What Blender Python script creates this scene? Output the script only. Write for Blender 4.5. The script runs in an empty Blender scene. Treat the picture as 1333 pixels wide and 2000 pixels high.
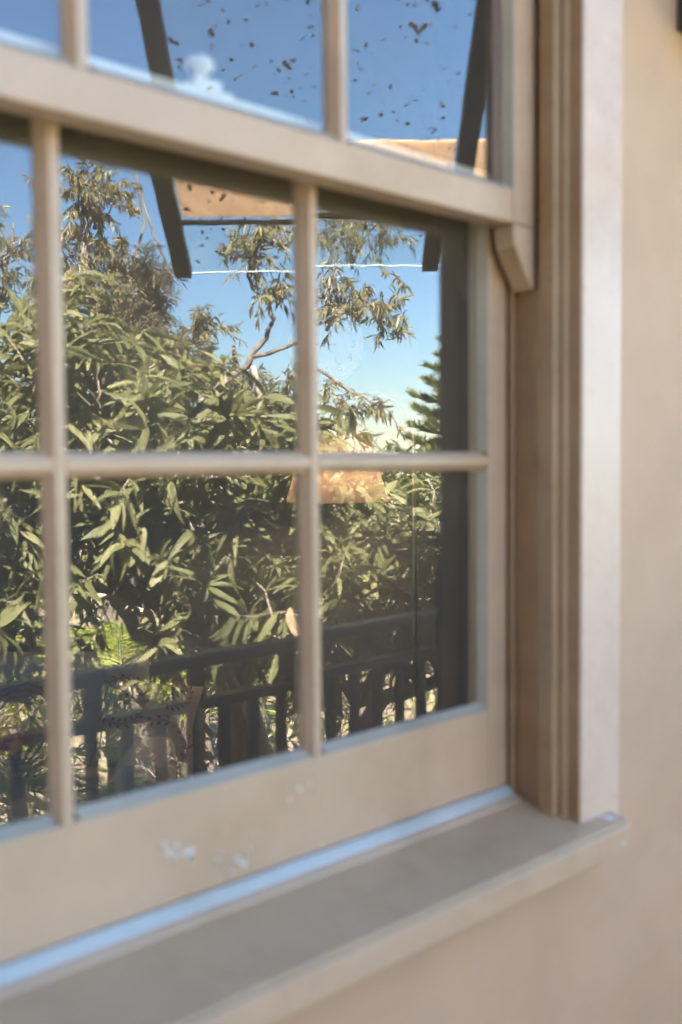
import bpy, math, random
import numpy as np
from mathutils import Vector, Matrix

rng = np.random.default_rng(11)
random.seed(5)
sc = bpy.context.scene
COL = sc.collection
PI = math.pi

# ------------------------------------------------------------------ camera
cam_d = bpy.data.cameras.new('camera')
cam = bpy.data.objects.new('camera', cam_d); COL.objects.link(cam); sc.camera = cam
cam_d.sensor_fit = 'AUTO'; cam_d.sensor_width = 36.0; cam_d.lens = 35.0
cam_d.clip_start = 0.02; cam_d.clip_end = 4000
CAM = Vector((-.75, -.885, 1.5))
_th, _p, _ro = math.radians(47.7), math.radians(2.945), .0085
_fw0 = Vector((math.cos(_th), math.sin(_th), 0)); _r0 = Vector((math.sin(_th), -math.cos(_th), 0)); _z = Vector((0, 0, 1))
_F = (_fw0*math.cos(_p) - _z*math.sin(_p)).normalized(); _U0 = _r0.cross(_F)
_R = (_r0 - _ro*_U0).normalized(); _U = (_U0 + _ro*_r0).normalized()
cam.matrix_world = Matrix(((_R.x, _U.x, -_F.x, CAM.x), (_R.y, _U.y, -_F.y, CAM.y), (_R.z, _U.z, -_F.z, CAM.z), (0, 0, 0, 1)))
cam_d.dof.use_dof = True; cam_d.dof.focus_distance = 7.0; cam_d.dof.aperture_fstop = 3.0; cam_d.dof.aperture_blades = 0

# ------------------------------------------------------------------ sky, sun, exposure
SUN_EL = math.radians(54)
SUN_AZ = math.radians(-42)          # from +Y towards +X: the sun stands behind the house
w = bpy.data.worlds.new('World'); sc.world = w; w.use_nodes = True
nt = w.node_tree; nt.nodes.clear()
sky = nt.nodes.new('ShaderNodeTexSky'); sky.sky_type = 'NISHITA'; sky.sun_disc = False
sky.sun_elevation = SUN_EL; sky.sun_rotation = SUN_AZ
sky.air_density = 1.3; sky.dust_density = 0; sky.ozone_density = 10.0
bg = nt.nodes.new('ShaderNodeBackground'); bg.inputs['Strength'].default_value = .05
ow = nt.nodes.new('ShaderNodeOutputWorld')
nt.links.new(sky.outputs[0], bg.inputs['Color']); nt.links.new(bg.outputs[0], ow.inputs['Surface'])
sun_d = bpy.data.lights.new('sun', 'SUN'); sun = bpy.data.objects.new('sun', sun_d); COL.objects.link(sun)
sun_d.energy = 5.0; sun_d.angle = math.radians(.5); sun_d.color = (1, .95, .86)
_sd = Vector((math.sin(SUN_AZ)*math.cos(SUN_EL), math.cos(SUN_AZ)*math.cos(SUN_EL), math.sin(SUN_EL)))
sun.rotation_euler = (-_sd).to_track_quat('-Z', 'Y').to_euler(); sun.location = (3, 6, 12)
sc.view_settings.view_transform = 'Standard'; sc.view_settings.look = 'None'
sc.view_settings.gamma = 1.0; sc.view_settings.use_curve_mapping = False
sc.view_settings.use_white_balance = True; sc.view_settings.white_balance_temperature = 6900
sc.view_settings.exposure = 4.16
sc.cycles.use_denoising = True
sc.cycles.max_bounces = 12; sc.cycles.transparent_max_bounces = 24; sc.cycles.glossy_bounces = 6
sc.cycles.sample_clamp_indirect = 6.0

# ------------------------------------------------------------------ helpers
class MB:
    """collects geometry for ONE mesh"""
    def __init__(s): s.v = []; s.f = []; s.uv = {}; s.m = []; s.cm = 0; s.smooth = False
    def box(s, x0, x1, y0, y1, z0, z1):
        n = len(s.v)
        s.v += [(x0,y0,z0),(x1,y0,z0),(x1,y1,z0),(x0,y1,z0),(x0,y0,z1),(x1,y0,z1),(x1,y1,z1),(x0,y1,z1)]
        for q in ((0,3,2,1),(4,5,6,7),(0,1,5,4),(1,2,6,5),(2,3,7,6),(3,0,4,7)): s.face([n+i for i in q])
        return s
    def face(s, ids): s.f.append(tuple(ids)); s.m.append(s.cm)
    def prism(s, poly, fn0, fn1):
        """closed prism of a 2D polygon: fn maps (u,v) to 3D on either end"""
        n = len(s.v); k = len(poly)
        s.v += [tuple(fn0(*p)) for p in poly] + [tuple(fn1(*p)) for p in poly]
        s.face(list(range(n, n+k))[::-1]); s.face(range(n+k, n+2*k))
        for i in range(k):
            j = (i+1) % k; s.face((n+i, n+j, n+k+j, n+k+i))
        return s
    def beam(s, p0, p1, wd, hd, up=(0,0,1)):
        """square bar; p0,p1 on its axis"""
        p0 = Vector(p0); p1 = Vector(p1); d = (p1-p0).normalized(); up = Vector(up)
        a = d.cross(up).normalized(); b = a.cross(d).normalized()
        n = len(s.v)
        for p in (p0, p1):
            for (i, j) in ((-1,-1),(1,-1),(1,1),(-1,1)):
                s.v.append(tuple(p + a*(i*wd/2) + b*(j*hd/2)))
        for q in ((0,3,2,1),(4,5,6,7),(0,1,5,4),(1,2,6,5),(2,3,7,6),(3,0,4,7)): s.face([n+i for i in q])
        return s
    def tube(s, pts, rad, sides=6, cap=True):
        pts = [Vector(p) for p in pts]; n0 = len(s.v); ref = Vector((.31,.17,.93))
        for i, p in enumerate(pts):
            d = (pts[min(i+1, len(pts)-1)] - pts[max(i-1, 0)]); d.normalize()
            a = d.cross(ref)
            if a.length < 1e-4: a = d.cross(Vector((1,0,0)))
            a.normalize(); b = d.cross(a)
            r = rad[i] if hasattr(rad, '__len__') else rad
            for k in range(sides):
                t = 2*PI*k/sides; s.v.append(tuple(p + a*(r*math.cos(t)) + b*(r*math.sin(t))))
        for i in range(len(pts)-1):
            for k in range(sides):
                k2 = (k+1) % sides; A = n0+i*sides
                s.face((A+k, A+k2, A+sides+k2, A+sides+k))
        if cap:
            s.face([n0+k for k in range(sides)][::-1]); s.face([n0+(len(pts)-1)*sides+k for k in range(sides)])
        return s
    def lathe(s, prof, c, sides=24, axis=None):
        """profile (r, h) about an axis through c"""
        c = Vector(c); ax = Vector(axis or (0,0,1)).normalized()
        a = ax.orthogonal().normalized(); b = ax.cross(a); n0 = len(s.v)
        for r, h in prof:
            for k in range(sides):
                t = 2*PI*k/sides; s.v.append(tuple(c + ax*h + a*(r*math.cos(t)) + b*(r*math.sin(t))))
        for i in range(len(prof)-1):
            for k in range(sides):
                k2 = (k+1) % sides; A = n0+i*sides
                s.face((A+k, A+k2, A+sides+k2, A+sides+k))
        return s
    def build(s, name, mat, parent=None, bevel=0, seg=2, smooth=None):
        me = bpy.data.meshes.new(name); me.from_pydata([tuple(v) for v in s.v], [], s.f)
        for m in (mat if isinstance(mat, (list, tuple)) else [mat]): me.materials.append(m)
        if any(s.m): me.polygons.foreach_set('material_index', s.m)
        sm = s.smooth if smooth is None else smooth
        if sm: me.polygons.foreach_set('use_smooth', [True]*len(me.polygons))
        me.update()
        o = link(name, me, parent)
        if bevel:
            b = o.modifiers.new('bevel', 'BEVEL'); b.width = bevel; b.segments = seg; b.limit_method = 'ANGLE'; b.angle_limit = math.radians(35)
            b.harden_normals = False
        return o

def link(name, data, parent=None):
    o = bpy.data.objects.new(name, data); COL.objects.link(o)
    if parent: o.parent = parent
    return o
def tag(o, label=None, cat=None, group=None, kind=None):
    if label: o['label'] = label
    if cat: o['category'] = cat
    if group: o['group'] = group
    if kind: o['kind'] = kind
    return o
def empty(name, label, cat, group=None):
    return tag(link(name, None), label, cat, group)
def np_mesh(name, V, Fc, mat, parent=None, uv=None, smooth=False):
    """V (n,3), Fc (m,4) quads, fast"""
    me = bpy.data.meshes.new(name); k = Fc.shape[1]
    me.vertices.add(len(V)); me.vertices.foreach_set('co', np.ascontiguousarray(V, np.float32).ravel())
    me.loops.add(Fc.size); me.loops.foreach_set('vertex_index', Fc.astype(np.int32).ravel())
    me.polygons.add(len(Fc)); me.polygons.foreach_set('loop_start', np.arange(0, Fc.size, k, dtype=np.int32))
    me.polygons.foreach_set('loop_total', np.full(len(Fc), k, np.int32))
    if smooth: me.polygons.foreach_set('use_smooth', np.ones(len(Fc), bool))
    if uv is not None:
        l = me.uv_layers.new(name='UVMap'); l.data.foreach_set('uv', uv[Fc.ravel()].astype(np.float32).ravel())
    me.materials.append(mat); me.update(calc_edges=True)
    return link(name, me, parent) if name else me

# ------------------------------------------------------------------ materials
def new_mat(name):
    m = bpy.data.materials.new(name); m.use_nodes = True; t = m.node_tree
    b = t.nodes['Principled BSDF']; return m, t, b
def N(t, typ, **kw):
    n = t.nodes.new(typ)
    for k, v in kw.items():
        if k.startswith('_'): setattr(n, k[1:], v)
        else: n.inputs[k.replace('__', ' ')].default_value = v
    return n
def noise(t, scale, detail=4, rough=.55, coord='Object', stretch=None):
    tc = N(t, 'ShaderNodeTexCoord'); src = tc.outputs[coord]
    if stretch:
        mp = N(t, 'ShaderNodeMapping'); mp.inputs['Scale'].default_value = stretch
        t.links.new(src, mp.inputs[0]); src = mp.outputs[0]
    n = N(t, 'ShaderNodeTexNoise', Scale=scale, Detail=detail, Roughness=rough); t.links.new(src, n.inputs['Vector']); return n
def ramp(t, src, stops):
    r = N(t, 'ShaderNodeValToRGB'); e = r.color_ramp.elements
    while len(e) < len(stops): e.new(.5)
    for x, (p, c) in zip(e, stops): x.position = p; x.color = (*c, 1)
    t.links.new(src, r.inputs[0]); return r
def bump(t, b, src, strength=.2, dist=.002):
    n = N(t, 'ShaderNodeBump', Strength=strength, Distance=dist); t.links.new(src, n.inputs['Height'])
    t.links.new(n.outputs[0], b.inputs['Normal']); return n
def mixc(t, fac, a, b, blend='MIX'):
    m = N(t, 'ShaderNodeMix', _data_type='RGBA', _blend_type=blend)
    for sock, v in ((m.inputs[0], fac), (m.inputs[6], a), (m.inputs[7], b)):
        if isinstance(v, (int, float)): sock.default_value = v
        elif isinstance(v, tuple): sock.default_value = (*v, 1)
        else: t.links.new(v, sock)
    return m.outputs[2]

def paint(name, c, rough=.42, var=.08, coat=0.0, wear=None, grain=(1, 1, 1)):
    m, t, b = new_mat(name)
    n1 = noise(t, 9, 5, .6)
    d = tuple(x*(1-var) for x in c); l = tuple(min(1, x*(1+var)) for x in c)
    r = ramp(t, n1.outputs[0], ((.3, d), (.7, l))); colr = r.outputs[0]
    n4 = noise(t, 4.0, 6, .7); g4 = ramp(t, n4.outputs[0], ((.30, (.84, .80, .74)), (.52, (1, 1, 1)))); colr = mixc(t, 1.0, colr, g4.outputs[0], 'MULTIPLY')
    n5 = noise(t, 130, 2, .5); g5 = ramp(t, n5.outputs[0], ((.22, (.55, .47, .38)), (.30, (1, 1, 1)))); colr = mixc(t, .8, colr, g5.outputs[0], 'MULTIPLY')
    if wear:
        n3 = noise(t, 34, 6, .7, stretch=grain)
        k = ramp(t, n3.outputs[0], ((.66, (0,0,0)), (.72, (1,1,1))))
        colr = mixc(t, k.outputs[0], colr, wear)
    t.links.new(colr, b.inputs['Base Color'])
    b.inputs['Roughness'].default_value = rough
    b.inputs['Coat Weight'].default_value = coat; b.inputs['Coat Roughness'].default_value = .25
    n2 = noise(t, 60, 4, .6, stretch=grain); bump(t, b, n2.outputs[0], .25, .0015)
    return m
def plain(name, c, rough=.6, metal=0.0, var=.1, scale=12, bm=.2):
    m, t, b = new_mat(name)
    n1 = noise(t, scale, 5, .6)
    r = ramp(t, n1.outputs[0], ((.3, tuple(x*(1-var) for x in c)), (.7, tuple(min(1, x*(1+var)) for x in c))))
    t.links.new(r.outputs[0], b.inputs['Base Color']); b.inputs['Roughness'].default_value = rough; b.inputs['Metallic'].default_value = metal
    if bm: bump(t, b, noise(t, scale*6, 4).outputs[0], bm, .003)
    return m

def glass(name, ior=1.5, wave=0.0, tint=(.97, .985, .97), dust_haze=0.0):
    """thin sheet: each of its two faces mirrors by Fresnel and lets the rest through"""
    m, t, b = new_mat(name); t.nodes.remove(b)
    out = [n for n in t.nodes if n.type == 'OUTPUT_MATERIAL'][0]
    geo = N(t, 'ShaderNodeNewGeometry')
    mi = N(t, 'ShaderNodeMix', _data_type='FLOAT'); mi.inputs[2].default_value = ior; mi.inputs[3].default_value = 1/ior
    t.links.new(geo.outputs['Backfacing'], mi.inputs[0])
    fr = N(t, 'ShaderNodeFresnel'); t.links.new(mi.outputs[0], fr.inputs['IOR'])
    tr = N(t, 'ShaderNodeBsdfTransparent', Color=(*tint, 1)); gl = N(t, 'ShaderNodeBsdfGlossy', Roughness=0.0)
    gl.inputs['Color'].default_value = (1, 1, 1, 1)
    if wave:
        n1 = noise(t, 6.0, 2, .5, stretch=(1, 1, 1.7)); n2 = noise(t, 26.0, 1, .4, stretch=(.8, 1, 2.2))
        ad = N(t, 'ShaderNodeMath', _operation='MULTIPLY_ADD'); t.links.new(n2.outputs[0], ad.inputs[0]); ad.inputs[1].default_value = .12
        t.links.new(n1.outputs[0], ad.inputs[2])
        bp = N(t, 'ShaderNodeBump', Strength=1.0, Distance=wave); t.links.new(ad.outputs[0], bp.inputs['Height'])
        t.links.new(bp.outputs[0], gl.inputs['Normal'])
    mx = N(t, 'ShaderNodeMixShader'); t.links.new(fr.outputs[0], mx.inputs[0]); t.links.new(tr.outputs[0], mx.inputs[1]); t.links.new(gl.outputs[0], mx.inputs[2])
    last = mx
    if dust_haze:                                                           # dusty film, strengthened as a painted haze over dark gaps
        df = N(t, 'ShaderNodeBsdfDiffuse', Color=(.62, .58, .52, 1)); nd = noise(t, 5.0, 5, .65)
        mr = N(t, 'ShaderNodeMapRange'); mr.inputs[1].default_value = .3; mr.inputs[2].default_value = .75; mr.inputs[3].default_value = dust_haze*.35; mr.inputs[4].default_value = dust_haze
        t.links.new(nd.outputs[0], mr.inputs[0]); last = N(t, 'ShaderNodeMixShader')
        bf = N(t, 'ShaderNodeMath', _operation='SUBTRACT'); bf.inputs[0].default_value = 1; t.links.new(geo.outputs['Backfacing'], bf.inputs[1])
        ml = N(t, 'ShaderNodeMath', _operation='MULTIPLY'); t.links.new(mr.outputs[0], ml.inputs[0]); t.links.new(bf.outputs[0], ml.inputs[1])
        t.links.new(ml.outputs[0], last.inputs[0]); t.links.new(mx.outputs[0], last.inputs[1]); t.links.new(df.outputs[0], last.inputs[2])
    t.links.new(last.outputs[0], out.inputs['Surface'])
    return m

def leaf_mat(name, c0, c1, c2, rough=.45, trans=.3, veins=0, tip=None):
    """colour differs from leaf to leaf; long parallel veins along the blade"""
    m, t, b = new_mat(name); out = [n for n in t.nodes if n.type == 'OUTPUT_MATERIAL'][0]
    geo = N(t, 'ShaderNodeNewGeometry'); oi = N(t, 'ShaderNodeObjectInfo')
    ad = N(t, 'ShaderNodeMath', _operation='ADD'); t.links.new(geo.outputs['Random Per Island'], ad.inputs[0]); t.links.new(oi.outputs['Random'], ad.inputs[1])
    fr = N(t, 'ShaderNodeMath', _operation='FRACT'); t.links.new(ad.outputs[0], fr.inputs[0])
    r = ramp(t, fr.outputs[0], ((0.05, c0), (.55, c1), (.97, c2))); col = r.outputs[0]
    if veins:
        uv = N(t, 'ShaderNodeUVMap'); sp = N(t, 'ShaderNodeSeparateXYZ'); t.links.new(uv.outputs[0], sp.inputs[0])
        mu = N(t, 'ShaderNodeMath', _operation='MULTIPLY'); mu.inputs[1].default_value = veins*2*PI; t.links.new(sp.outputs[1], mu.inputs[0])
        sn = N(t, 'ShaderNodeMath', _operation='SINE'); t.links.new(mu.outputs[0], sn.inputs[0])
        mr = N(t, 'ShaderNodeMapRange'); mr.inputs[1].default_value = .55; mr.inputs[2].default_value = 1; mr.inputs[3].default_value = 0; mr.inputs[4].default_value = .3
        t.links.new(sn.outputs[0], mr.inputs[0])
        col = mixc(t, mr.outputs[0], col, tuple(min(1, x*2.2) for x in c2))
    t.links.new(col, b.inputs['Base Color']); b.inputs['Roughness'].default_value = rough
    tl = N(t, 'ShaderNodeBsdfTranslucent'); t.links.new(col, tl.inputs[0])
    mx = N(t, 'ShaderNodeMixShader'); mx.inputs[0].default_value = trans
    t.links.new(b.outputs[0], mx.inputs[1]); t.links.new(tl.outputs[0], mx.inputs[2]); t.links.new(mx.outputs[0], out.inputs['Surface'])
    return m

def bark_mat(name, c0, c1, scale=14):
    m, t, b = new_mat(name)
    n1 = noise(t, scale, 6, .7, stretch=(1, 1, .35))
    r = ramp(t, n1.outputs[0], ((.35, c0), (.65, c1))); t.links.new(r.outputs[0], b.inputs['Base Color'])
    b.inputs['Roughness'].default_value = .8; bump(t, b, n1.outputs[0], .6, .01); return m

M = {}
TAN = (.63, .465, .32)
M['trim'] = paint('cream_trim_paint', TAN, .4, .06, .15)
M['jamb'] = paint('aged_jamb_paint', (.48, .345, .215), .5, .1, 0, wear=(.36, .27, .18), grain=(1, 1, .25))
M['arch'] = paint('pale_architrave_paint', (.76, .60, .48), .42, .04, .1)
M['sill'] = paint('sill_paint', (.53, .385, .238), .45, .07, .1)
M['strip'] = paint('glossy_white_strip', (.60, .66, .62), .22, .06, .8)
M['putty'] = paint('window_putty', (.44, .41, .33), .36, .1, .3)
M['white'] = paint('white_gloss_paint', (.84, .79, .70), .3, .03, .3)
M['fleck'] = plain('bare_primer', (.76, .74, .70), .6)
M['render'] = None
def wall_mat():
    m, t, b = new_mat('tan_wall_render')
    n1 = noise(t, 1.6, 6, .6); n2 = noise(t, 7, 5, .6)
    r = ramp(t, n1.outputs[0], ((.3, (.61, .435, .295)), (.7, (.66, .475, .33))))
    r2 = ramp(t, n2.outputs[0], ((.25, (.90, .885, .87)), (.6, (1, 1, 1))))
    c = mixc(t, 1.0, r.outputs[0], r2.outputs[0], 'MULTIPLY')
    t.links.new(c, b.inputs['Base Color']); b.inputs['Roughness'].default_value = .75
    bump(t, b, noise(t, 90, 5).outputs[0], .25, .002); return m
M['render'] = wall_mat()
M['shadewall'] = plain('added_wall_brown', (.20, .115, .055), .7, 0, .2, 8)
M['pane'] = glass('old_window_glass', 1.75, wave=.00014, dust_haze=.085)
M['roofglass'] = glass('awning_glass', 1.5)
M['rafter'] = paint('dark_brown_rafter_paint', (.10, .082, .06), .5, .15)
M['lichen'] = plain('dry_lichen', (.13, .085, .06), .9)
M['rail'] = paint('dark_teal_metal_paint', (.032, .06, .06), .28, .15, .3)
M['deck'] = plain('weathered_deck', (.58, .50, .40), .8)
M['soil'] = plain('leaf_litter_soil', (.27, .21, .125), .95, var=.35, scale=3)
M['brass'] = plain('pale_brushed_brass', (.88, .78, .58), .3, 1.0, .04, 20, 0)
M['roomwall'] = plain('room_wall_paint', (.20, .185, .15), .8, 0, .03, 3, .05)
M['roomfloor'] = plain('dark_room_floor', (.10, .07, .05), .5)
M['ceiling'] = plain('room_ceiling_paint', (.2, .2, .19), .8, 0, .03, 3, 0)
M['sofa'] = plain('grey_linen', (.55, .53, .50), .9, 0, .06, 90, .3)
M['knit'] = plain('beige_knit_wool', (.42, .36, .31), .95, 0, .2, 60, .5)
M['patch'] = None
M['cream'] = plain('cream_cotton', (.50, .45, .37), .9, 0, .05, 80, .3)
M['vine'] = plain('russet_thread', (.32, .15, .09), .9)
M['bee'] = plain('dark_brown_thread', (.10, .065, .03), .9)
M['clockface'] = plain('clock_white_face', (.75, .77, .80), .5, 0, .02, 5, 0)
M['clockink'] = plain('clock_grey_ink', (.06, .065, .07), .5, 0, .05, 5, 0)
M['darkwood'] = plain('dark_stained_wood', (.10, .055, .03), .4, 0, .25, 12)
M['blackwood'] = plain('near_black_wood', (.022, .014, .008), .5, 0, .25, 12)
def patch_mat():
    m, t, b = new_mat('pink_and_orange_applique')
    n1 = noise(t, 16, 3, .6)
    r = ramp(t, n1.outputs[0], ((.38, (.62, .10, .18)), (.48, (.80, .30, .20)), (.6, (.95, .55, .22))))
    t.links.new(r.outputs[0], b.inputs['Base Color']); b.inputs['Roughness'].default_value = .9; return m
M['patch'] = patch_mat()
def shade_mat():
    m, t, b = new_mat('lamp_shade_linen'); out = [n for n in t.nodes if n.type == 'OUTPUT_MATERIAL'][0]
    wv = noise(t, 70, 4, .6, stretch=(1, 1, .15)); n1 = noise(t, 8, 4)
    r = ramp(t, wv.outputs[0], ((.3, (.70, .54, .43)), (.7, (.86, .74, .64))))
    t.links.new(r.outputs[0], b.inputs['Base Color']); b.inputs['Roughness'].default_value = .9
    tl = N(t, 'ShaderNodeBsdfTranslucent'); t.links.new(r.outputs[0], tl.inputs[0])
    mx = N(t, 'ShaderNodeMixShader'); mx.inputs[0].default_value = .5
    t.links.new(b.outputs[0], mx.inputs[1]); t.links.new(tl.outputs[0], mx.inputs[2]); t.links.new(mx.outputs[0], out.inputs['Surface']); return m
M['shade'] = shade_mat()
def canvas_mat():
    m, t, b = new_mat('tan_canvas_strip'); out = [n for n in t.nodes if n.type == 'OUTPUT_MATERIAL'][0]
    n1 = noise(t, 30, 6, .65, stretch=(.4, 1, 1))
    r = ramp(t, n1.outputs[0], ((.3, (.76, .58, .44)), (.7, (.88, .71, .57))))
    t.links.new(r.outputs[0], b.inputs['Base Color']); b.inputs['Roughness'].default_value = .9; bump(t, b, n1.outputs[0], .5, .004)
    tl = N(t, 'ShaderNodeBsdfTranslucent'); t.links.new(r.outputs[0], tl.inputs[0])
    mx = N(t, 'ShaderNodeMixShader'); mx.inputs[0].default_value = .72
    t.links.new(b.outputs[0], mx.inputs[1]); t.links.new(tl.outputs[0], mx.inputs[2]); t.links.new(mx.outputs[0], out.inputs['Surface']); return m
M['canvas'] = canvas_mat()
M['phyllode'] = leaf_mat('broad_acacia_leaf', (.13, .145, .06), (.225, .23, .10), (.33, .315, .15), .55, .48, veins=5)
M['deadleaf'] = leaf_mat('dry_brown_leaf', (.30, .17, .10), (.42, .25, .16), (.50, .33, .22), .6, .2)
M['gum'] = leaf_mat('gum_leaf', (.11, .12, .055), (.18, .175, .08), (.26, .20, .10), .45, .3)
M['gumrust'] = leaf_mat('rusty_gum_leaf', (.12, .12, .055), (.20, .19, .085), (.31, .22, .115), .45, .3)
M['sheoak'] = leaf_mat('sheoak_needles', (.09, .08, .04), (.14, .12, .06), (.19, .155, .085), .6, .25)
M['filler'] = leaf_mat('garden_shrub_leaf', (.05, .075, .02), (.10, .13, .04), (.17, .19, .07), .45, .3)
M['lime'] = leaf_mat('lime_fern_leaflet', (.17, .22, .025), (.29, .34, .035), (.44, .45, .07), .45, .4)
M['pine'] = leaf_mat('norfolk_pine_needles', (.10, .13, .05), (.16, .19, .075), (.23, .25, .10), .55, .2)
M['bark'] = bark_mat('grey_brown_bark', (.11, .088, .07), (.27, .22, .18))
M['palebark'] = bark_mat('pale_peeling_bark', (.30, .23, .17), (.58, .49, .41))
M['twig'] = bark_mat('lilac_grey_twig_bark', (.24, .19, .16), (.46, .38, .33))
M['darkbark'] = bark_mat('dark_rough_bark', (.07, .05, .04), (.17, .13, .10))

# ------------------------------------------------------------------ ground, deck, house wall
g = MB(); n = 48; S = 900
xs = np.concatenate([-np.geomspace(S, 4, 18), np.linspace(-3, 3, 7), np.geomspace(4, S, 18)])
for y in xs:
    for x in xs:
        z = -2.0 + .12*math.sin(x*.9)*math.cos(y*.7)*(1 if abs(x) < 30 and abs(y) < 30 else 0)
        g.v.append((x, y-6, z))
L = len(xs)
for j in range(L-1):
    for i in range(L-1): g.face((j*L+i, j*L+i+1, (j+1)*L+i+1, (j+1)*L+i))
tag(g.build('ground', M['soil']), kind='structure')

deck = MB().box(-1.59, 6, -1.42, -.1, -.14, -.03).build('balcony_deck', M['deck']); tag(deck, kind='structure')
pm = None
for i in range(11):
    y = -1.42 + i*.12
    if pm is None:
        o = MB().box(-1.59, 6, -.0575, .0575, -.026, 0).build('plank', M['deck'], deck, bevel=.003); pm = o.data
    else:
        o = link('plank', pm, deck); b = o.modifiers.new('bevel', 'BEVEL'); b.width = .003
    o.location = (0, y+.06, 0)

WX0, WX1 = -1.05, .40       # opening in the wall
WZ0, WZ1 = .96, 2.66
wall = empty('house_wall', 'tan rendered house wall around the cream sash window', 'wall')
wb = MB()
wy0, wy1 = -.095, .10
wb.box(-6, WX0, wy0, wy1, -2.2, 3.12); wb.box(WX1, 6, wy0, wy1, -2.2, 3.12)
wb.box(WX0, WX1, wy0, wy1, -2.2, WZ0); wb.box(WX0, WX1, wy0, wy1, WZ1, 3.12)
wb.build('wall_render', M['render'], wall)

ev = empty('roof_eave', 'boarded brown eave along the top of the tan house wall', 'eave')
MB().box(-1.5, 6, -.46, .5, 3.125, 3.145).build('soffit', M['darkwood'], ev, bevel=.002)
MB().box(-1.5, 6, -.49, -.461, 3.10, 3.26).build('fascia', M['rafter'], ev, bevel=.003)
shade_wall = empty('added_shade_wall', 'added dark brown wall out of view that shades the window from the left', 'wall')
MB().box(-1.85, -1.6, -7, -.097, -2.2, 5.2).build('wall_render', M['shadewall'], shade_wall)  # unseen wall added to keep light off the left-facing reveals
# ------------------------------------------------------------------ the sash window
win = empty('sash_window', 'cream timber double hung sash window with small panes and moulded frame', 'window')
XR = .384                      # right pulley stile
XL = -1.034                    # left pulley stile
CX = (XR+XL)/2
def both(fn):
    """the right-hand piece and its mirror image on the left"""
    for sgn in (1, -1):
        m = MB(); fn(m, (lambda x: x) if sgn == 1 else (lambda x: 2*CX-x)); yield m
# jambs: pulley stile, parting bead, moulded lining, architrave
def jamb(m, X): a, b = sorted((X(.384), X(.402))); m.box(a, b, -.056, .036, 1.0, 2.66)
for m in both(jamb): m.build('pulley_stile', M['jamb'], win)
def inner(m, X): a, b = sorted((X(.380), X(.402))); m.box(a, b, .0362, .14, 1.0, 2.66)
for m in both(inner): m.build('inner_lining', M['blackwood'], win)  # inner part coloured near black, darker than the outer stile
def pbead(m, X): a, b = sorted((X(.3745), X(.3838))); m.box(a, b, -.0088, -.0012, 1.004, 2.65)
for m in both(pbead): m.build('parting_bead', M['jamb'], win, bevel=.0015)
PROF = [(.372,-.0565),(.372,-.079),(.3735,-.0805),(.381,-.0805),(.382,-.0815),(.382,-.0895),(.3835,-.091),(.390,-.091),(.391,-.092),(.391,-.1105),(.401,-.1105),(.401,-.0565)]
def lining(m, X): m.prism([(X(a), b) for a, b in PROF], lambda u, v: (u, v, .985), lambda u, v: (u, v, 2.65))
for m in both(lining): m.build('frame_moulding', M['jamb'], win, bevel=.0012)
def arch(m, X): a, b = sorted((X(.3915), X(.488))); m.box(a, b, -.1125, -.0935, .965, 2.76)
for m in both(arch): m.build('architrave', M['arch'], win, bevel=.004)
MB().box(XL-.006, XR+.006, -.1125, -.0935, 2.655, 2.76).build('head_architrave', M['arch'], win, bevel=.004)
MB().box(XL, XR, -.09, .12, 2.615, 2.65).build('head_jamb', M['jamb'], win, bevel=.002)
# sloping sill with rounded nose
SP = [(.11,1.0195),(-.006,1.0195),(-.134,.9965),(-.1385,.9945),(-.140,.990),(-.140,.958),(-.137,.953),(-.118,.951),(.11,.951)]
m = MB(); m.prism(SP, lambda u, v: (XL-.085, u, v), lambda u, v: (.466, u, v)); m.build('sill', M['sill'], win, bevel=.0015)
m = MB(); m.prism([(-.1408,.9562),(-.1408,.988),(-.1425,.9905),(-.1442,.988),(-.1442,.9562)], lambda u, v: (XL-.084, u, v), lambda u, v: (.465, u, v))
m.build('sill_nosing', M['trim'], win, bevel=.001)
m = MB(); m.prism([(.002,1.0198),(.002,1.0325),(-.002,1.0325),(-.0125,1.0245),(-.0155,1.0185)], lambda u, v: (XL+.012, u, v), lambda u, v: (.3735, u, v))
m.build('weather_strip', M['strip'], win, bevel=.0008)
m = MB(); m.prism([(-.0157,1.0165),(-.0157,1.0232),(-.026,1.0185),(-.0275,1.0135)], lambda u, v: (XL+.012, u, v), lambda u, v: (.3735, u, v))
m.build('sill_bead', M['trim'], win, bevel=.0008)
# chipped paint at the end of the sill
fl = MB()
def chip(m, c, r, nrm, k=9):
    c = Vector(c); nrm = Vector(nrm).normalized(); a = nrm.orthogonal().normalized(); b = nrm.cross(a); n0 = len(m.v)
    rr = [r*random.uniform(.45, 1.1) for _ in range(k)]
    m.v += [tuple(c + a*rr[i]*math.cos(2*PI*i/k) + b*rr[i]*math.sin(2*PI*i/k)) for i in range(k)]
    m.v += [tuple(c + nrm*.0007 + a*rr[i]*.9*math.cos(2*PI*i/k) + b*rr[i]*.9*math.sin(2*PI*i/k)) for i in range(k)]
    m.face(range(n0+k, n0+2*k))
    for i in range(k): j = (i+1) % k; m.face((n0+i, n0+j, n0+k+j, n0+k+i))
for p, r in (((.444,-.1245,.9990),.008),((.452,-.129,.9982),.005),((.437,-.118,1.0),.004)): chip(fl, p, r, (0,-.18,1))
for p, r in (((.447,-.1445,.967),.004),((.40,-.1445,.972),.002)): chip(fl, p, r, (0,-1,0))
tag(fl.build('paint_chip', M['fleck'], win), kind='stuff')

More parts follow.
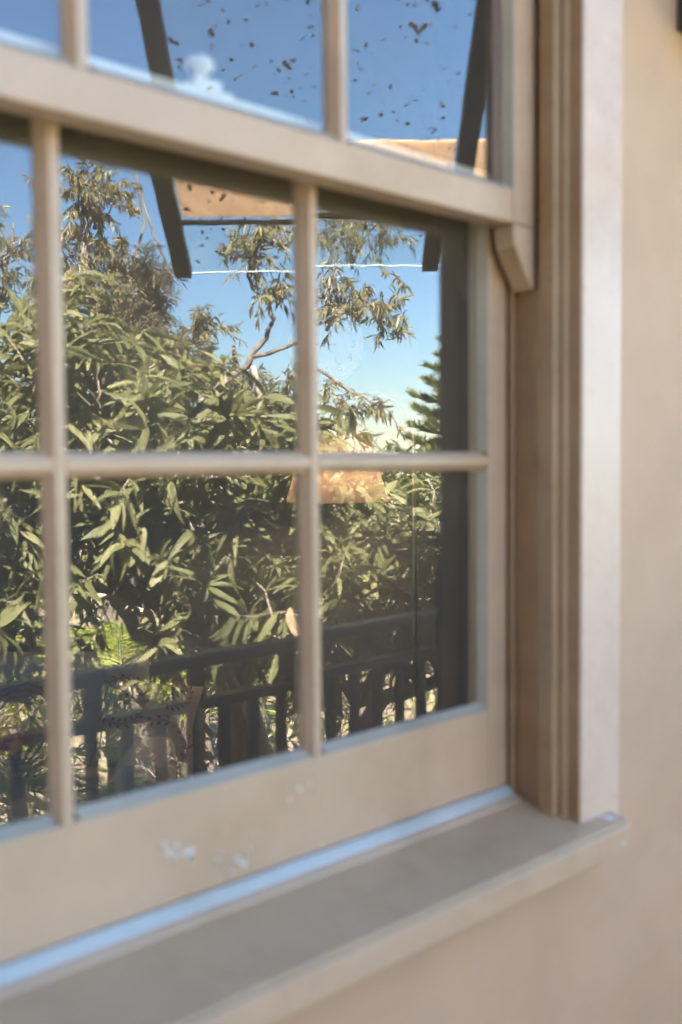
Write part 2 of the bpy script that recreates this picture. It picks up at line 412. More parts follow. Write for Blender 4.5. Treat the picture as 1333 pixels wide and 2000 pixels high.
PITCH = .323
def sash(name, label, y0, sight_r, centres, z_lo, z_hi, zbar, rail_lo, rail_hi, xr, yaw, pane_label=None):
    """y0 outer face; sight_r = right sight edge at the glass; zs at the glass; rails out to rail_lo, rail_hi"""
    T = .036; yg = y0+.0155; lip = .0125
    xl = 2*CX-xr; sight_l = 2*CX-sight_r
    m = MB()
    m.box(sight_r-.0, xr, y0, y0+T, rail_lo, rail_hi)                  # stiles
    m.box(xl, sight_l+.0, y0, y0+T, rail_lo, rail_hi)
    s = m.build('sash', M['trim'], win, bevel=.002); tag(s, label)
    MB().box(sight_l+.0004, sight_r-.0004, y0+.0006, y0+T-.001, rail_lo, z_lo).build('bottom_rail' if rail_lo < 1.5 else 'meeting_rail', M['trim'], s, bevel=.002)
    MB().box(sight_l+.0004, sight_r-.0004, y0+.0006, y0+T-.001, z_hi, rail_hi).build('top_rail' if rail_hi > 2 else 'meeting_rail', M['trim' if rail_hi > 2 else 'white'], s, bevel=.002)
    cs = sorted(centres); hw = .0125
    for c in cs:                                                       # upright glazing bars, moulded inside, puttied outside
        m = MB(); P = [(-.0052,.0012),(.0052,.0012),(hw,.0135),(hw,.0205),(.006,.034),(-.006,.034),(-hw,.0205),(-hw,.0135)]
        m.prism([(c+a, y0+b) for a, b in P], lambda u, v: (u, v, z_lo), lambda u, v: (u, v, z_hi))
        m.build('glazing_bar', M['trim'], s, bevel=.0012)
    edges = [sight_l] + cs + [sight_r]
    rows = [z_lo] + list(zbar) + [z_hi]
    for zb in zbar:
        for i in range(len(edges)-1):
            a = edges[i] + (hw if i else 0) - .006; b = edges[i+1] - (hw if i < len(cs) else 0) + .006
            m = MB(); P = [(-.0052,.0018),(.0052,.0018),(hw,.0135),(hw,.0205),(.006,.033),(-.006,.033),(-hw,.0205),(-hw,.0135)]
            m.prism([(y0+v, zb+u) for u, v in P], lambda u, v: (a, u, v), lambda u, v: (b, u, v))
            m.build('glazing_bar', M['trim'], s, bevel=.0012)
    for i in range(len(edges)-1):
        for k in range(len(rows)-1):
            a = edges[i] + (hw if i else 0); b = edges[i+1] - (hw if i < len(cs) else 0)
            c = rows[k] + (hw if k else 0); d = rows[k+1] - (hw if k < len(zbar) else 0)
            # pane
            m = MB(); x_, z_ = (a+b)/2, (c+d)/2
            m.box(-(b-a)/2-.004, (b-a)/2+.004, -.0013, .0013, -(d-c)/2-.004, (d-c)/2+.004)
            p = m.build('pane', M['pane'], s); p.location = (x_, yg+.0013, z_)
            p.rotation_euler = (random.gauss(0, .0016), 0, yaw + random.gauss(0, .0016))
            # putty fillet along stiles and rails
            m = MB(); w_ = .0105
            def fillet(p0, p1, inx, inz):
                q = []
                for p_ in (p0, p1):
                    x, z = p_
                    q.append([(x, y0+.0135, z), (x, y0+.0008, z), (x+inx*w_*.15, y0+.0008, z+inz*w_*.15), (x+inx*w_, y0+.0135, z+inz*w_)])
                n0 = len(m.v); m.v += q[0]+q[1]
                for j in range(4): jj = (j+1) % 4; m.face((n0+j, n0+jj, n0+4+jj, n0+4+j))
                m.face((n0,n0+1,n0+2,n0+3)); m.face((n0+7,n0+6,n0+5,n0+4))
            if i == len(edges)-2: fillet((b, c), (b, d), -1, 0)
            if i == 0: fillet((a, c), (a, d), 1, 0)
            if k == 0: fillet((a, c), (b, c), 0, 1)
            if k == len(rows)-2: fillet((a, d), (b, d), 0, -1)
            if m.v: m.build('putty', M['putty'], s)
    return s

lower = sash('sash', 'inner lower sash with two rows of panes set behind the upper one', 0.0, .333, [.0165-PITCH*k for k in range(3)],
             1.148, 1.842, [1.498], 1.033, 1.892, .3735, 0.0)
upper = sash('sash', 'outer upper sash with scroll cut horns below its bottom rail', -.045, .332, [.025-PITCH*k for k in range(3)],
             1.859, 2.56, [2.205], 1.8155, 2.612, .3785, .0005)
# horns
def horn(m, X):
    P = [(.3315,1.8145),(.3315,1.800),(.334,1.787),(.350,1.762),(.371,1.734),(.3785,1.732),(.3785,1.8145)]
    m.prism([(X(a), b) for a, b in P], lambda u, v: (u, -.0448, v), lambda u, v: (u, -.0115, v))
for m in both(horn): m.build('horn', M['trim'], upper, bevel=.0015)
# the sash fastener on the inner meeting rail
lk = MB(); lk.box(-.153, -.092, .004, .034, 1.8925, 1.897); lk.box(-.140, -.105, .007, .031, 1.897, 1.908)
lk.build('sash_fastener', M['white'], lower, bevel=.003)
kb = MB(); kb.lathe([(.002,0),(.006,.001),(.006,.005),(.013,.008),(.0165,.013),(.0165,.018),(.012,.023),(.001,.0245)], (-.127, .019, 1.908), 20)
kb.build('fastener_knob', M['white'], lower, smooth=True)
# paint flecks on the bottom rail
fm = MB()
for x, z, r in ((-.194,1.092,.007),(-.172,1.083,.0085),(-.168,1.078,.005),(-.190,1.083,.005),(-.102,1.050,.008),(-.094,1.058,.006),(-.112,1.046,.005),(-.106,1.057,.004),(-.132,1.064,.005),(-.128,1.071,.003),(-.011,1.116,.006),(-.002,1.119,.004),(-.028,1.107,.003),(-.120,1.052,.003),(-.088,1.064,.003),(.02,1.04,.002),(.12,1.05,.0015)):
    for _ in range(3): chip(fm, (x+random.gauss(0, r*.5), .0002, z+random.gauss(0, r*.5)), r*random.uniform(.3, .8), (0,-1,0), 8)
tag(fm.build('bare_fleck', M['fleck'], win), kind='stuff')

# ------------------------------------------------------------------ balcony railing
YR = -1.31
rail = empty('balcony_railing', 'dark teal balcony railing with flat top rail and close balusters', 'railing')
RX0, RX1 = -1.58, 5.2
m = MB(); m.prism([(-.030,.955),(.030,.955),(.033,.963),(.033,.982),(.026,.990),(-.026,.990),(-.033,.982),(-.033,.963)], lambda u, v: (RX0, YR+u, v), lambda u, v: (RX1, YR+u, v))
m.build('top_rail', M['rail'], rail, bevel=.002)
MB().box(RX0, RX1, YR-.022, YR+.022, .838, .866).build('mid_rail', M['rail'], rail, bevel=.003)
MB().box(RX0, RX1, YR-.020, YR+.020, .080, .110).build('bottom_rail', M['rail'], rail, bevel=.003)
bmesh_ = MB().box(-.0145, .0145, -.0115, .0115, .111, .837).build('baluster', M['rail'], rail, bevel=.002).data
x = 1.238; k = 0
first = True
xs_b = [1.238 + .101*i for i in range(-27, 39)]
for i, x in enumerate(xs_b):
    if i == 0: o = [c for c in rail.children if c.name.startswith('baluster')][0]
    else:
        o = link('baluster', bmesh_, rail); b = o.modifiers.new('bevel', 'BEVEL'); b.width = .002
    o.location = (x, YR, 0)
sm_ = None
for i in range(-9, 13):
    x = 1.367 + .31*i
    if sm_ is None: o = MB().box(-.021, .021, -.014, .014, .867, .9545).build('strut', M['rail'], rail, bevel=.002); sm_ = o.data
    else: o = link('strut', sm_, rail); b = o.modifiers.new('bevel', 'BEVEL'); b.width = .002
    o.location = (x, YR, 0)
for x in (-1.54, 3.1, 5.2):
    MB().box(x-.03, x+.03, YR-.027, YR+.027, -.03, .954).build('post', M['rail'], rail, bevel=.003)

# ------------------------------------------------------------------ garden frame: origin, outward axis and side axis
GO = Vector((-.75, .92, 0)); GF = Vector((.673, -.740, 0)); GS = Vector((.740, .673, 0))
def G(a, b, z): return GO + GF*b + GS*a + Vector((0, 0, z))

# ------------------------------------------------------------------ glazed awning over the balcony
aw = empty('glazed_awning', 'sloping glass awning on dark brown rafters over the balcony', 'awning')
BET = math.radians(29); UP = (-GF)*math.cos(BET) + Vector((0,0,1))*math.sin(BET)
NRM = UP.cross(GS).normalized()
if NRM.z < 0: NRM = -NRM
FR = 3.3; ZF = 2.11          # front edge: distance out and height of the underside
def A(a, s, h=0): return G(a, FR, ZF) + UP*s + NRM*h
def to_wall(a):              # length along the slope to the wall face
    p = G(a, FR, 0); return (-.10 - p.y)/UP.y
RAFT = [-.508, .297, 1.117, 1.937]
for a in RAFT:
    s1 = max(.4, min(1.5, to_wall(a)-.12))
    m = MB(); m.beam(A(a, 0, .018), A(a, s1, .018), .055, .036, NRM); m.build('rafter', M['rafter'], aw, bevel=.003)
s1 = 1.5
m = MB(); m.beam(A(-.60, s1+.03, .03), A(.34, s1+.03, .03), .05, .10, NRM); m.build('head_beam', M['rafter'], aw, bevel=.003)
m = MB(); m.beam(A(-.508, s1+.06, .05), Vector((A(-.508, s1, .05).x, -.10, A(-.508, s1, .05).z)), .05, .10); m.build('bracket', M['rafter'], aw, bevel=.003)
m = MB(); m.box(.658, .79, -.19, -.0955, 2.14, 2.32); m.build('corner_shade_block', M['rafter'], aw, bevel=.004)  # dark block imitating the soft shade high on the right of the wall
for i in range(3):
    a0, a1 = RAFT[i]+.004, RAFT[i+1]-.004
    s1 = max(.35, min(1.47, min(to_wall(a0), to_wall(a1))-.16))
    m = MB(); m.prism([(a0,-.02),(a1,-.02),(a1,s1),(a0,s1)], lambda u, v: A(u, v, .038), lambda u, v: A(u, v, .044))
    m.build('glass_sheet', M['roofglass'], aw)
    m = MB(); m.prism([(a0,-.024),(a1,-.024),(a1,-.0205),(a0,-.0205)], lambda u, v: A(u, v, .039), lambda u, v: A(u, v, .043))
    m.build('edge_trim', M['strip'], aw, bevel=.001)
# a canvas strip lies on the glass in three lengths, held by a batten below
for i in range(3):
    a0, a1 = RAFT[i]+.0285, RAFT[i+1]-.0285
    m = MB(); m.prism([(a0,.232),(a1,.232),(a1,.485),(a0,.485)], lambda u, v: A(u, v, .0468), lambda u, v: A(u, v, .054)); m.build('canvas_strip', M['canvas'], aw)
    m = MB(); m.prism([(a0,.222),(a1,.222),(a1,.231),(a0,.231)], lambda u, v: A(u, v, .022), lambda u, v: A(u, v, .036)); m.build('batten', M['rafter'], aw)
# lichen and leaf crumbs on the glass
lm = MB()
for _ in range(1700):
    a = random.uniform(-.48, 1.6); s = random.uniform(.02, 1.5); r = random.choice((.0026, .003, .004, .005, .008, .003))
    if s > to_wall(a)-.3: continue
    for q in range(random.choice((1, 1, 2, 3))):
        da, ds = random.gauss(0, r*.8), random.gauss(0, r*.8); n0 = len(lm.v); kk = 7
        rr = [r*random.uniform(.6, 1.0) for _ in range(kk)]
        for h in (.0452, .0464):
            lm.v += [tuple(A(a+da+rr[i]*math.cos(2*PI*i/kk), s+ds+1.25*rr[i]*math.sin(2*PI*i/kk), h + (0.0002*q))) for i in range(kk)]
        lm.face([n0+i for i in range(kk)][::-1]); lm.face([n0+kk+i for i in range(kk)])
        for i in range(kk): j = (i+1) % kk; lm.face((n0+i, n0+j, n0+kk+j, n0+kk+i))
tag(lm.build('lichen_spot', M['lichen'], aw), kind='stuff')

# ------------------------------------------------------------------ vegetation
def frames(D, roll=None, up=None):
    """rotation matrices with X along D (n,3), Z near up and rolled"""
    D = D/np.linalg.norm(D, axis=1, keepdims=True); n = len(D)
    u = np.tile(np.array([0, 0, 1.0]), (n, 1)) if up is None else up
    Y = np.cross(u, D); l = np.linalg.norm(Y, axis=1, keepdims=True); bad = l[:, 0] < 1e-3
    Y[bad] = [1, 0, 0]; l[bad] = 1; Y /= l; Zv = np.cross(D, Y)
    if roll is not None:
        c, s = np.cos(roll)[:, None], np.sin(roll)[:, None]; Y, Zv = Y*c + Zv*s, Zv*c - Y*s
    return np.stack([D, Y, Zv], axis=2)

def leaf_shape(L=6, width=.24, curve=.25, droop=.35, fold=.12, peak=.45):
    """falcate blade along +X of length 1: (verts, quads, uv)"""
    V, Q, UVv = [], [], []
    for i in range(L+1):
        u = i/L
        wd = width/2*(math.sin(PI*u**(math.log(.5)/math.log(peak)))**.85 if 0 < u < 1 else .02)
        cy = curve*(u*u - .1*u); cz = -droop*u*u
        for k, v in enumerate((-1, 0, 1)):
            V.append((u*(1-.12*droop), cy + v*wd, cz + abs(v)*wd*fold*2)); UVv.append((u, .5+.5*v))
    for i in range(L):
        for k in range(2):
            a = i*3+k; Q.append((a, a+1, a+4, a+3))
    return np.array(V), np.array(Q), np.array(UVv)

def scatter(shapes, P, R, S, var):
    """merge copies of the leaf shapes"""
    Vs, Fs, Us, off = [], [], [], 0
    for k, (v, q, u) in enumerate(shapes):
        ix = np.where(var == k)[0]
        if not len(ix): continue
        W = np.einsum('nij,mj->nmi', R[ix], v)*S[ix][:, None, None] + P[ix][:, None, :]
        Vs.append(W.reshape(-1, 3)); nv = len(v)
        Fs.append((q[None] + off + (np.arange(len(ix))*nv)[:, None, None]).reshape(-1, q.shape[1])); off += len(ix)*nv
        Us.append(np.tile(u, (len(ix), 1)))
    return np.concatenate(Vs), np.concatenate(Fs), np.concatenate(Us)

def path(p0, p1, n=6, wob=.08, sag=0.0):
    p0 = np.array(p0); p1 = np.array(p1); L = np.linalg.norm(p1-p0)
    t = np.linspace(0, 1, n)[:, None]; P = p0*(1-t) + p1*t
    j = rng.normal(0, wob*L, (n, 3)); j[0] = 0; j[-1] = 0
    P = P + j*np.sin(PI*t)
    P[:, 2] += sag*L*np.sin(PI*t[:, 0]); return P
def taper(n, r0, r1): return list(np.linspace(r0, r1, n))

def in_blob(c, r, n, shell=.35):
    d = rng.normal(0, 1, (n, 3)); d /= np.linalg.norm(d, axis=1, keepdims=True)
    rr = (shell + (1-shell)*rng.random(n))[:, None]**.6
    M3 = np.array([GS, GF, (0, 0, 1)])
    return np.array(G(*c)) + (d*rr*np.array(r)) @ M3, d @ M3

def sprays(blobs, tw_len, nleaf, leaf_len, hang=.5, spread=.9, tuft=.6, seg=4, r0=.004, root=None):
    """twigs through each blob with leaves along them -> twig MB, arrays of leaf pos, dir, size"""
    tm = MB(); LP, LD, LS = [], [], []
    for (c, r, n) in blobs:
        P, D = in_blob(c, r, n)
        cc = np.array(G(*c)) - np.array([0, 0, r[2]*.6])
        for p, d in zip(P, D):
            d = d + np.array([0, 0, .25]) + rng.normal(0, .35, 3); d /= np.linalg.norm(d)
            L = tw_len*rng.uniform(.6, 1.3)
            q = path(p - d*L*.7, p + d*L*.5 - np.array([0, 0, hang*L*.35]), seg, .06, .05)
            tm.tube(q, taper(seg, r0, r0*.35), 4, False)
            if rng.random() < .75:
                b = path(cc + rng.normal(0, .12, 3)*np.array(r), q[0], 5, .09, .03); tm.tube(b, taper(5, r0*2.4, r0), 4, False)
            k = max(3, int(nleaf*rng.uniform(.6, 1.3)))
            t = 1 - (rng.random(k)**1.3)*tuft
            idx = np.clip((t*(seg-1)).astype(int), 0, seg-2); fr = (t*(seg-1) - idx)[:, None]
            pos = q[idx]*(1-fr) + q[idx+1]*fr
            sd = rng.normal(0, 1, (k, 3)); sd -= (sd @ d)[:, None]*d; sd /= np.linalg.norm(sd, axis=1, keepdims=True)
            dr = d*rng.uniform(.2, .9, (k, 1)) + sd*spread + np.array([0, 0, -hang])*rng.uniform(.4, 1.4, (k, 1))
            LP.append(pos); LD.append(dr); LS.append(leaf_len*(.45 + .85*rng.random(k)**.8))
    return tm, np.concatenate(LP), np.concatenate(LD), np.concatenate(LS)

def foliage(name, parent, mat, shapes, P, D, S, single=0, single_name='leaf', rollsd=.6):
    R = frames(D, rng.normal(0, rollsd, len(P))); var = rng.integers(0, len(shapes), len(P))
    rest = np.ones(len(P), bool)
    if single:
        # leaves that show largest each get an object of their own
        eye = np.array(G(0, 0, 1.5)); dist = np.linalg.norm(P-eye, axis=1)
        lat = (P-eye) @ np.array(GS)/dist; size = S/dist; size[(lat < -.42) | (lat > .16)] = 0
        near = np.argsort(-size)[:single]; rest[near] = False
        ms = []
        for k, (v, q, u) in enumerate(shapes):
            o = np_mesh(single_name, v, q, mat, None, u, True); ms.append(o.data); bpy.data.objects.remove(o)
        for i in near:
            o = link(single_name, ms[var[i]], parent)
            mw = Matrix(R[i].tolist()).to_4x4() @ Matrix.Scale(float(S[i]), 4); mw.translation = Vector(P[i]); o.matrix_local = mw
    V, F, UV = scatter(shapes, P[rest], R[rest], S[rest], var[rest])
    return tag(np_mesh(name, V, F, mat, parent, UV, True), kind='stuff')

GZ = -2.0
# --- the broad-leaved acacia right against the balcony
ac = empty('acacia_tree', 'broad leaved grey green acacia crowding right against the balcony railing', 'tree')
trunk = [G(-.35, 5.0, GZ-.1), G(-.42, 4.95, -1.2), G(-.30, 4.85, -.5), G(-.45, 4.75, .1), G(-.55, 4.7, .55)]
MB().tube(trunk, [.16,.13,.12,.11,.085], 12).build('trunk', M['palebark'], ac, smooth=True)
LIMBS = [([(-.55,4.7,.5),(-.80,4.55,.78),(-1.0,4.45,.95),(-1.35,4.3,1.0),(-1.8,4.2,1.25)], .055, .02),
         ([(-.50,4.7,.45),(-.30,4.5,.72),(-.05,4.4,.85),(.3,4.3,1.0),(.75,4.3,1.1)], .05, .018),
         ([(-.62,4.6,.65),(-.72,4.4,.95),(-.80,4.2,1.3),(-1.0,4.1,1.7),(-1.06,4.0,2.05)], .045, .012),
         ([(-.45,4.7,.35),(-.62,4.3,.62),(-.85,4.1,.80),(-.98,4.05,1.02),(-1.25,4.0,1.12)], .045, .016),
         ([(-.52,4.7,.6),(-.45,4.45,.92),(-.52,4.3,1.2),(-.42,4.2,1.45),(-.3,4.1,1.6)], .036, .010),
         ([(-.35,4.8,-.2),(-.1,4.5,.1),(.2,4.3,.45),(.5,4.2,.62),(.85,4.2,.9)], .05, .016),
         ([(-.4,4.8,-.3),(-.62,4.5,.05),(-.75,4.3,.35),(-1.0,4.2,.6),(-1.4,4.1,.75)], .045, .016),
         ([(-.45,4.75,.2),(-.40,4.3,.5),(-.55,3.95,.72),(-.75,3.85,.92),(-1.0,3.8,1.0)], .032, .010),
         ([(.1,4.4,.4),(.25,4.1,.7),(.42,4.0,1.0),(.5,3.95,1.2),(.7,3.9,1.3)], .026, .008)]
for pts, r0, r1 in LIMBS:
    q = []
    for (p0, p1) in zip(pts[:-1], pts[1:]): q += list(path(G(*p0), G(*p1), 4, .06))[:-1]
    q.append(np.array(G(*pts[-1])))
    MB().tube(q, taper(len(q), r0, r1), 8).build('limb', M['palebark'] if r0 > .03 else M['bark'], ac, smooth=True)
BL = [((-1.02,4.0,1.72),(.32,.38,.46),64), ((-.66,4.0,1.55),(.42,.42,.34),64), ((-.30,4.15,1.38),(.38,.4,.28),49), ((.36,4.05,1.06),(.55,.45,.26),64),
      ((0,4.2,1.00),(.45,.45,.26),49), ((-.75,4.15,1.15),(.65,.45,.38),84), ((-1.5,3.9,1.55),(.34,.38,.46),55), ((-1.55,4.0,.95),(.45,.45,.4),49),
      ((.5,4.3,.78),(.5,.35,.22),35), ((-.15,4.5,.80),(.55,.35,.2),26), ((1.05,4.2,1.0),(.4,.45,.3),41), ((-.1,3.8,.95),(.3,.3,.2),20), ((-2.1,3.9,1.3),(.4,.4,.5),35)]
tm, P, D, S = sprays(BL, .34, 25, .128, .4, .85, .8, 4, .0048)
tag(tm.build('twigs', M['twig'], ac), kind='stuff')
ACS = [leaf_shape(7, w_, c_, d_, .14, .42) for (w_, c_, d_) in ((.22,.30,.35),(.19,-.35,.5),(.25,.18,.25),(.17,.42,.6),(.21,-.22,.15))]
foliage('foliage', ac, M['phyllode'], ACS, P, D, S, single=280)
# dry leaves and bark strips caught in the twigs by the rail
for i in range(16):
    c = G(random.uniform(-.20, -.02), random.uniform(3.5, 3.8), random.uniform(.62, 1.0))
    o_ = np_mesh('dry_leaf', ACS[i % 5][0]*.15, ACS[i % 5][1], M['deadleaf'], ac, ACS[i % 5][2], True)
    o_.location = c; o_.rotation_euler = (random.uniform(-1, 1), random.uniform(.6, 1.7), random.uniform(-3, 3))

# --- gums and sheoak beyond
def gum(name, label, cat, trunk, limbs, blobs, mat, bark, shapes, twl, nl, ll, hang, r0=.006, tuft=.8, group=None, rollsd=.8):
    t = empty(name, label, cat, group)
    q = []
    for (p0, p1) in zip(trunk[:-1], trunk[1:]): q += list(path(G(*p0[:3]), G(*p1[:3]), 4, .025))[:-1]
    q.append(np.array(G(*trunk[-1][:3])))
    rad = np.interp(np.linspace(0, len(trunk)-1, len(q)), range(len(trunk)), [p[3] for p in trunk])
    MB().tube(q, list(rad), 10).build('trunk', bark, t, smooth=True)
    for pts, ra, rb in limbs:
        q = []
        for (p0, p1) in zip(pts[:-1], pts[1:]): q += list(path(G(*p0), G(*p1), 4, .05))[:-1]
        q.append(np.array(G(*pts[-1])))
        MB().tube(q, taper(len(q), ra, rb), 7).build('limb', bark, t, smooth=True)
    tm, P, D, S = sprays(blobs, twl, nl, ll, hang, .6, tuft, 5, r0)
    tag(tm.build('twigs', bark, t), kind='stuff')
    foliage('foliage', t, mat, shapes, P, D, S, rollsd=rollsd)
    return t
GUM = [leaf_shape(3, .16, .22, .25, .1, .4), leaf_shape(3, .14, -.2, .35, .1, .4), leaf_shape(3, .18, .1, .1, .1, .4)]
def px(x, y, b): return ((x-666)/1944*b, b, 1.5 + (900-y)/1944*b)
b = 10.0
gum('gum_tree', 'tall rusty leaved gum tree with open crown left of the sheoak', 'tree',
    [(-2.1,b,GZ-.1,.2),(-2.15,b,.6,.16),(-2.3,b,2.4,.11),(-2.5,b,3.8,.05)],
    [([(-2.25,b,2.0),(-2.0,b,3.0),(-1.9,b,3.9),(-1.95,b,4.5)],.022,.008), ([(-1.95,b,3.0),(-1.7,b,3.5),(-1.98,b,4.35),(-2.1,b,4.6)],.018,.006),
     ([(-2.3,b,2.3),(-2.75,b,3.0),(-3.0,b,3.5)],.05,.012), ([(-2.0,b,2.6),(-1.72,b,3.2),(-1.60,b,3.7)],.016,.006)],
    [((-2.45,b,4.2),(.40,.5,.42),30), ((-2.62,b,3.55),(.35,.5,.45),30), ((-2.2,b,3.35),(.4,.5,.42),34), ((-1.95,b,2.75),(.40,.5,.4),30), ((-2.35,b,2.5),(.5,.5,.4),26)],
    M['gumrust'], M['bark'], GUM, .42, 64, .105, .75)
b = 12.0
gum('gum_tree', 'thin crowned gum tree farthest left behind the acacia', 'tree',
    [(-4.2,b,GZ-.1,.22),(-4.2,b,1.0,.16),(-4.1,b,3.0,.09),(-4.0,b,4.4,.04)],
    [([(-4.1,b,2.6),(-3.7,b,3.2),(-3.3,b,3.35)],.05,.012), ([(-4.1,b,3.0),(-3.9,b,3.9),(-3.8,b,4.4)],.04,.01)],
    [((-4.0,b,4.1),(.5,.5,.45),32), ((-3.75,b,3.5),(.35,.5,.3),16), ((-4.4,b,3.3),(.5,.5,.5),26), ((-3.9,b,2.4),(.5,.5,.4),26), ((-3.4,b,2.3),(.5,.5,.35),22), ((-4.6,b,4.4),(.5,.5,.5),20)],
    M['gum'], M['bark'], GUM, .45, 40, .12, .7)
# sheoak: fine drooping needles
NEED = [leaf_shape(2, .075, .1, .2, .05, .5), leaf_shape(2, .07, -.12, .3, .05, .5)]
b = 9.0
gum('sheoak_tree', 'dense feathery brown green sheoak rising behind the acacia', 'tree',
    [(-1.65,b,GZ-.1,.14),(-1.65,b,.8,.11),(-1.68,b,2.2,.07),(-1.75,b,3.2,.02)],
    [([(-1.66,b,1.2),(-1.4,b,1.9),(-1.25,b,2.5)],.03,.008), ([(-1.66,b,1.4),(-1.9,b,2.2),(-2.0,b,2.8)],.03,.008)],
    [((-1.70,b,3.0),(.16,.3,.36),34), ((-1.72,b,2.5),(.30,.4,.36),70), ((-1.50,b,2.25),(.36,.4,.36),70), ((-1.85,b,2.0),(.35,.4,.3),44)],
    M['sheoak'], M['darkbark'], NEED, .36, 85, .13, .35, .005, .95)
b = 11.0
gum('gum_tree', 'low olive gum crown between the sheoak and the bare limb', 'tree',
    [(-1.0,b,GZ-.1,.16),(-1.0,b,.5,.12),(-1.05,b,2.0,.06),(-1.15,b,2.8,.025)],
    [([(-1.02,b,1.0),(-.8,b,1.8),(-.72,b,2.3)],.03,.008), ([(-1.02,b,1.2),(-1.4,b,2.4),(-1.6,b,3.0)],.03,.008)],
    [((-1.55,b,3.0),(.34,.4,.22),18), ((-1.50,b,2.55),(.34,.4,.25),18), ((-1.15,b,2.35),(.4,.4,.28),26), ((-.90,b,2.1),(.3,.4,.3),20), ((-1.2,b,1.8),(.5,.4,.3),22)],
    M['gum'], M['bark'], GUM, .40, 44, .11, .7)
b = 8.0
limb_main = [px(405,765,b), px(450,738,b), px(495,695,b), px(527,655,b), px(541,618,b), px(528,588,b), px(505,560,b)]
gum('gum_tree', 'smooth limbed gum with a crooked bare limb and drooping leaf clusters', 'tree',
    [(-1.35,b+.3,GZ-.1,.16),(-1.3,b+.2,.3,.10),(-1.15,b,1.5,.06),(*limb_main[0],.042)],
    [(limb_main,.030,.013), ([px(505,560,b), px(492,535,b), px(500,500,b), px(520,470,b)],.018,.008), ([px(528,590,b), px(545,570,b), px(552,530,b)],.014,.006),
     ([px(498,692,b), px(545,678,b), px(583,662,b), px(630,640,b), px(690,610,b), px(740,600,b)],.020,.006),
     ([px(640,655,b), px(665,600,b), px(650,560,b), px(668,515,b)],.016,.006),
     ([px(583,700,b), px(640,738,b), px(690,775,b), px(735,800,b), px(765,788,b)],.020,.006)],
    [((*px(505,490,b)[:2],px(505,490,b)[2]),(.24,.3,.24),22), ((*px(545,450,b)[:2],px(545,450,b)[2]),(.26,.3,.16),16), (px(520,560,b),(.16,.3,.12),7), (px(545,560,b),(.1,.3,.2),4),
     (px(650,560,b),(.16,.3,.12),10), (px(700,585,b),(.22,.3,.16),18), (px(745,615,b),(.16,.3,.14),12), (px(775,650,b),(.05,.2,.12),3), (px(780,545,b),(.05,.2,.05),2), (px(640,610,b),(.12,.2,.10),5),
     (px(665,790,b),(.12,.2,.10),5), (px(705,800,b),(.16,.2,.08),7), (px(745,800,b),(.08,.2,.05),3), (px(640,780,b),(.1,.2,.1),4)],
    M['gumrust'], M['bark'], GUM, .24, 24, .095, .9, .0035)
b = 9.5
gum('gum_tree', 'fine grey twigged gum top seen through the lower glass of the awning', 'tree',
    [(1.35,b,GZ-.1,.14),(1.34,b,1.5,.10),(*px(900,480,b),.05),(*px(830,425,b),.035),(*px(760,410,b),.025),(*px(690,420,b),.01)],
    [([px(690,540,b), px(672,490,b), px(650,450,b), px(620,430,b)],.014,.004), ([px(690,530,b), px(710,480,b), px(740,450,b), px(775,440,b)],.014,.004), ([px(690,520,b), px(694,470,b), px(700,430,b)],.014,.004)],
    [(px(650,465,b),(.22,.3,.16),14), (px(700,460,b),(.22,.3,.2),16), (px(750,470,b),(.22,.3,.16),12), (px(660,430,b),(.3,.3,.15),12), (px(730,430,b),(.3,.3,.15),10)],
    M['gum'], M['bark'], NEED, .30, 40, .11, .8, .003)
b = 9.0
gum('gum_tree', 'slender gum with a snapped dead stub and rusty leaves right of the acacia', 'tree',
    [(-.50,b,GZ-.1,.12),(-.55,b,.6,.09),(*px(545,850,b),.05),(*px(530,790,b),.042),(*px(505,750,b),.036),(*px(500,708,b),.03)],
    [([px(540,830,b), px(560,770,b), px(575,720,b)],.02,.006), ([px(535,810,b), px(500,790,b), px(480,740,b)],.015,.005)],
    [(px(560,790,b),(.22,.3,.28),22), (px(490,810,b),(.22,.3,.26),20), (px(575,720,b),(.14,.3,.14),8), (px(470,740,b),(.16,.3,.14),8), (px(560,870,b),(.3,.3,.2),18), (px(430,790,b),(.25,.3,.22),14)],
    M['gumrust'], M['palebark'], GUM, .28, 26, .10, .8, .004)

# --- Norfolk pine far off to the right
np_t = empty('norfolk_pine', 'distant norfolk pine with level tiers of feathery branches', 'tree')
b = 24.0; ax_ = 2.98
MB().tube([G(ax_, b, GZ-.1), G(ax_, b, 1.5), G(ax_, b, 5.0)], [.22,.15,.02], 10).build('trunk', M['darkbark'], np_t, smooth=True)
bt = MB(); LP, LD, LS = [], [], []
z = 4.9; i = 0
while z > -1.0:
    L = min(2.3, .22 + (4.9-z)*.44)
    for k in range(6):
        an = 2*PI*k/6 + i*.5 + random.uniform(-.12, .12)
        d = np.array([math.cos(an), math.sin(an), .12]); p0 = np.array(G(ax_, b, z)); Lk = L*random.uniform(.85, 1.1)
        p1 = p0 + d*Lk + np.array([0, 0, .10*Lk]); q = path(p0, p1, 5, .02, -.08); bt.tube(q, taper(5, .03, .008), 5, False)
        nn = int(170*Lk)+12
        t = rng.random(nn)**.75; pos = p0*(1-t)[:, None] + p1*t[:, None]; pos[:, 2] -= .08*Lk*np.sin(PI*t)
        side = np.cross(d, [0, 0, 1.0]); side /= np.linalg.norm(side)
        sg = rng.choice([-1, 1], nn)[:, None]
        dr = d*rng.uniform(.3, .9, (nn, 1)) + side*sg*rng.uniform(.4, .9, (nn, 1)) + np.array([0, 0, 1])*rng.uniform(-.05, .75, (nn, 1))
        LP.append(pos); LD.append(dr); LS.append((.22 + .30*(1-t)*min(1, Lk))*rng.uniform(.7, 1.1, nn))
    z -= .36; i += 1
